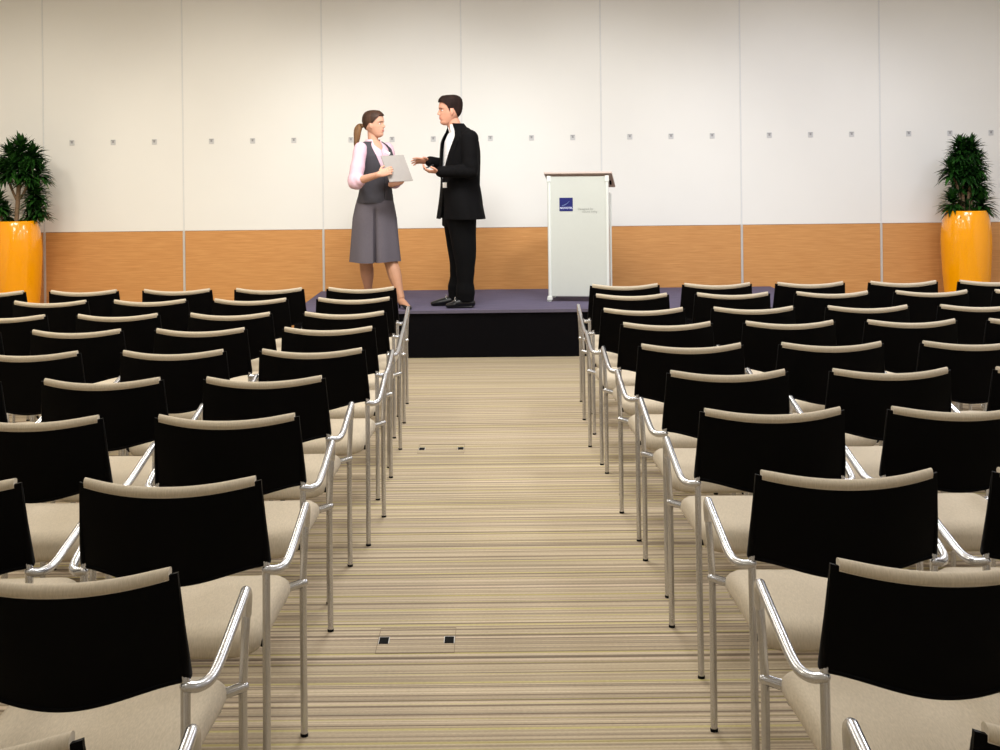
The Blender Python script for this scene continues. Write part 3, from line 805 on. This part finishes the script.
# ---- woman
def build_woman():
    D = 11.0
    root = empty('person', tuple(at(378, 307, D).to_2d()) + (SH+.001,))
    tag(root, 'woman with ponytail in grey vest and skirt standing on stage, holding folder', 'person')
    F = V((math.cos(math.radians(48)), -math.sin(math.radians(48)), 0)); FS = V((math.cos(math.radians(68)), -math.sin(math.radians(68)), 0))
    A = lambda x, y, d=0: at(x, y, D+d)
    body = bmesh.new()
    lh, lk, la = A(368,215,.02), A(366,259,.05), V((at(368.6,291,D+.13).x, D+.13, SH+.11))
    rh, rk, ra = A(382,215,.02), A(390.5,260,-.0), V((at(401.0,299,D-.11).x, D-.11, SH+.095))
    for h, k, a_, toe in ((lh, lk, la, (365,0)), (rh, rk, ra, (408,0))):
        c1 = k.lerp(a_, .3); pts = [h, h.lerp(k,.5), k, c1, k.lerp(a_,.65), a_]
        limb(body, spline(pts, 2), [.075,.074,.070,.066,.060,.057,.059,.056,.045,.035,.030], 14)
    # feet inside the pumps
    def foot(a_, tx, ty):
        limb(body, [a_, a_+V((0,0,-.03)), V((a_.x+(tx-a_.x)*.45, a_.y+(ty-a_.y)*.45, SH+.045)), V((tx, ty, SH+.022))], [.031,.032,.030,.020], 12)
    rt = (at(408.5, 306.5, D-.16).x, D-.20); lt = (at(366.5, 300, D+.06).x, D+.02)
    foot(ra, *rt); foot(la, *lt)
    S = [(A(375,222),.10,.15),(A(375,210),.105,.16),(A(375.5,190),.085,.125),(A(375.5,170),.09,.135),(A(375,156),.095,.15),(A(374,148),.075,.14),(A(373,141),.05,.06)]
    torso(body, S, F)
    limb(body, [A(373,146), A(373,139), A(372.6,133), A(372.8,127)], [.050,.044,.043,.042], 14)
    hm = add_head(body, A(374.2,124.9,-.01), (.96,-.28,.02), .91, True)
    ns, ne, nw = A(360.5,150,-.13), A(355,182,-.21), A(378.5,174.6,-.41)
    fs_, fe, fw = A(387,150,.13), A(394.5,180.5,.10), A(391.0,184.5,-.13)
    for s_, e_, w_ in ((ns, ne, nw), (fs_, fe, fw)):
        limb(body, [s_, s_.lerp(e_,.5), e_, e_.lerp(w_,.4), w_], [.043,.040,.035,.034,.024], 12)
    add_hand(body, nw, (1,.12,.35), (.2,1,-.1), (0,-.2,1), [.45,.5,.55,.6], .06, .9, .8)
    add_hand(body, fw, (.95,-.25,.15), (-.2,-.6,1), (0,-.9,.3), [.3,.35,.4,.4], .06, .88, .3)
    me = fuse(body, .0042, 1); face_mesh(me, hm)
    zh = A(375,240).z
    for p in me.polygons:
        if p.center.z < zh: p.material_index = 2
    me.transform(loc_of(root)); link_mesh('body', me, [M['skin_w'], M['lips'], M['tights']], root, True)
    add_eyes(root, hm, M['hair_w'], loc_of(root))
    def keep(q):
        if q.x > .062: return q.z > .078
        if q.x > .008: return q.z > .078-(.062-q.x)*1.25
        if q.x > -.02: return q.z > .018
        return q.z > .018 - (-.020-q.x)*1.2 and q.z > -.060
    b = bmesh.new(); hair_cap(b, hm, keep, lambda p: .006 + .006*max(0, min(1, (p.z)/.07)))
    part('hair', b, M['hair_w'], root)
    b = bmesh.new(); hp = A(362.5,126,-.01)
    pp = spline([hp, A(359.8,126.4,-.01), A(357.6,131,-.03), A(356.8,139,-.04), A(355.2,147.5,-.05)], 4)
    limb(b, pp, [.017,.019,.021,.023,.026,.029,.031,.032,.032,.031,.030,.028,.026,.023,.020,.015,.008], 16)
    part('ponytail', b, M['hair_pony'], root)
    b = bmesh.new(); limb(b, [A(361.6,125.8,-.01), A(360.2,126.2,-.01)], .021, 14, cap='flat'); part('hair_tie', b, M['suit'], root)
    # pink shirt: body, collar, rolled sleeves
    SV = [(A(375,202.5),.120,.155),(A(375.5,196),.112,.148),(A(375.8,188),.102,.138),(A(376,176),.104,.142),(A(375.8,165),.112,.150),(A(375,156),.112,.156),(A(374.3,149),.094,.150),(A(373.5,144.5),.072,.118),(A(373,141.5),.055,.07)]
    zc = A(374,150).z; ze = A(373,141.5).z
    b = bmesh.new(); open_torso(b, SV[3:], F, -.001, lambda z: .01 + .55*max(0, (z-zc)/(ze-zc)), thick=.003); part('shirt', b, M['pink'], root)
    b = bmesh.new(); open_torso(b, [(A(373.6,147.5),.088,.100),(A(373.2,143.5),.070,.078),(A(372.9,139.5),.054,.058)], F, .002, lambda z: .22+.40*max(0,(z-zc)/(ze-zc)), m=3, N=60, thick=.005)
    part('collar', b, M['pink'], root)
    b = bmesh.new()
    for s_, e_, w_, k_ in ((ns, ne, nw, .16), (fs_, fe, fw, .12)):
        pts = spline([s_+V((0,0,.012)), s_.lerp(e_,.4), s_.lerp(e_,.8), e_+(e_-s_).normalized()*.01, e_.lerp(w_,k_), e_.lerp(w_,k_+.06)], 3)
        n_ = len(pts); rad = [.056 + .008*math.sin(PI*k/(n_-1)) - .004*k/(n_-1) + .003*math.sin(k*1.9) for k in range(n_)]
        limb(b, pts, rad, 18)
    part('shirt_sleeves', b, M['pink'], root, fused=.007, sm=3)
    # vest
    z0 = A(375,177).z; zn = A(373,141.5).z
    def opening(z):
        return (.03 + .62*((z-z0)/(zn-z0))**1.0) if z > z0 else .012
    b = bmesh.new()
    open_torso(b, SV, F, .010, opening, fold=lambda t, z: .003*math.sin(t*4+z*14))
    part('vest', b, M['vest'], root)
    b = bmesh.new(); c_ = at(387.2, 152.3, D-.125); box(b, -.028, .028, -.002, .002, -.010, .010, .001); xf(b, Matrix.Translation(c_) @ Matrix.Rotation(math.radians(-14), 4, 'Z') @ Matrix.Rotation(math.radians(28), 4, 'Y'))
    part('name_badge', b, M['badge'], root, False)
    # skirt with front pleat
    b = bmesh.new(); N = 96
    SK = interp([(A(375,198),.118,.152),(A(375,206),.135,.170),(A(375,218),.150,.190),(A(375.2,240),.158,.205),(A(375.6,261.5),.170,.222)], 6)
    rings = []
    Lf = V((0,0,1)).cross(FS)
    for i, (c_, a_, w_) in enumerate(SK):
        tt = i/(len(SK)-1); ring = []
        for k in range(N):
            th = 2*PI*k/N; dd = (th+PI) % (2*PI) - PI
            pl = -.075*tt*math.exp(-((dd+.22)/.055)**2)*(1 if tt > .25 else 0) + .008*tt*math.sin(th*7+1)
            g = 1
            ca, sa = math.cos(th), math.sin(th)
            q = c_ + FS*(ca*(a_+pl)) + Lf*(sa*(w_+pl*.5)); q.z += .004*math.sin(th*3)*tt
            ring.append(b.verts.new(q))
        rings.append(ring)
    fs = []
    for r0, r1 in zip(rings, rings[1:]):
        for k in range(N): fs.append(b.faces.new((r0[k], r1[k], r1[(k+1) % N], r0[(k+1) % N])))
    bmesh.ops.recalc_face_normals(b, faces=fs); bmesh.ops.solidify(b, geom=fs, thickness=.006)
    part('skirt', b, M['skirt'], root)
    # pumps
    for a_, (tx, ty) in ((ra, rt), (la, lt)):
        b = bmesh.new(); d_ = V((tx-a_.x, ty-a_.y, 0)).normalized(); h_ = V((a_.x, a_.y, 0)) - d_*.022; side = d_.cross(V((0,0,1)))
        limb(b, [h_+V((0,0,SH+.062)), h_+d_*.06+V((0,0,SH+.040)), h_+d_*.12+V((0,0,SH+.020)), V((tx,ty,SH+.018)), V((tx,ty,SH+.014))+d_*.03], [(.026,.020),(.028,.018),(.036,.020),(.034,.018),(.016,.012)], 14, ref=side)
        limb(b, [h_+V((0,0,SH+.05)), h_+V((0,0,SH+.002))], [.014,.007], 10, cap='flat')
        part('shoe', b, M['shoe'], root, fused=.005, sm=1)
    # folder
    b = bmesh.new()
    q = [at(380.7,155.9,D-.34), at(403.4,155.0,D-.16), at(413,180.8,D-.20), at(389.6,182.2,D-.38)]
    nn = (q[1]-q[0]).cross(q[3]-q[0]).normalized()*.004
    f0 = [b.verts.new(v-nn) for v in q]; f1 = [b.verts.new(v+nn) for v in q]
    b.faces.new(f0); b.faces.new(list(reversed(f1)))
    for k in range(4): b.faces.new((f0[k], f0[(k+1) % 4], f1[(k+1) % 4], f1[k]))
    bmesh.ops.bevel(b, geom=b.edges[:], offset=.0015, segments=2, affect='EDGES')
    tag(obj('document_folder', b, M['folder']), 'flat grey folder held by the woman on stage', 'folder')
build_woman()

# ------------------------------------------------------------------ light
def area(loc, size, power, col, rot=(0,0,0), sy=None, spread=PI):
    l = bpy.data.lights.new('lamp', 'AREA'); l.energy = power; l.color = col; l.size = size
    if sy: l.shape = 'RECTANGLE'; l.size_y = sy
    l.spread = spread
    o = bpy.data.objects.new('lamp', l); C.objects.link(o); o.location = loc; o.rotation_euler = rot
    return o
def spot(loc, target, power, col, ang, blend=.8, rad=.12):
    l = bpy.data.lights.new('spot', 'SPOT'); l.energy = power; l.color = col; l.spot_size = math.radians(ang); l.spot_blend = blend; l.shadow_soft_size = rad
    o = bpy.data.objects.new('spot', l); C.objects.link(o); o.location = loc
    o.rotation_euler = (V(target)-V(loc)).to_track_quat('-Z', 'Y').to_euler()
warm, cool, neu = (1, .93, .80), (.90, .92, 1), (.99, .985, .955)
for y, pw in ((.5, 19), (3.5, 33), (6.5, 80), (9.3, 66)):
    for x, c in ((-3.6, warm), (0, neu), (3.6, cool)):
        area((x, y, CEIL-.03), .9, pw, c, sy=.9)
for x, tx, pw, c in ((-4.7, -4.5, 150, warm), (-2.4, -2.3, 190, warm), (-.7, -.8, 265, neu), (1.2, 1.1, 240, neu), (3.0, 2.9, 160, cool), (4.8, 4.6, 100, cool)):
    spot((x, 8.9, CEIL-.1), (tx, WY, 1.15), pw, c, 62, .9, .25)
w = bpy.data.worlds.new('room_ambient'); bpy.context.scene.world = w; w.use_nodes = True
w.node_tree.nodes['Background'].inputs[0].default_value = (.5, .5, .52, 1); w.node_tree.nodes['Background'].inputs[1].default_value = .3
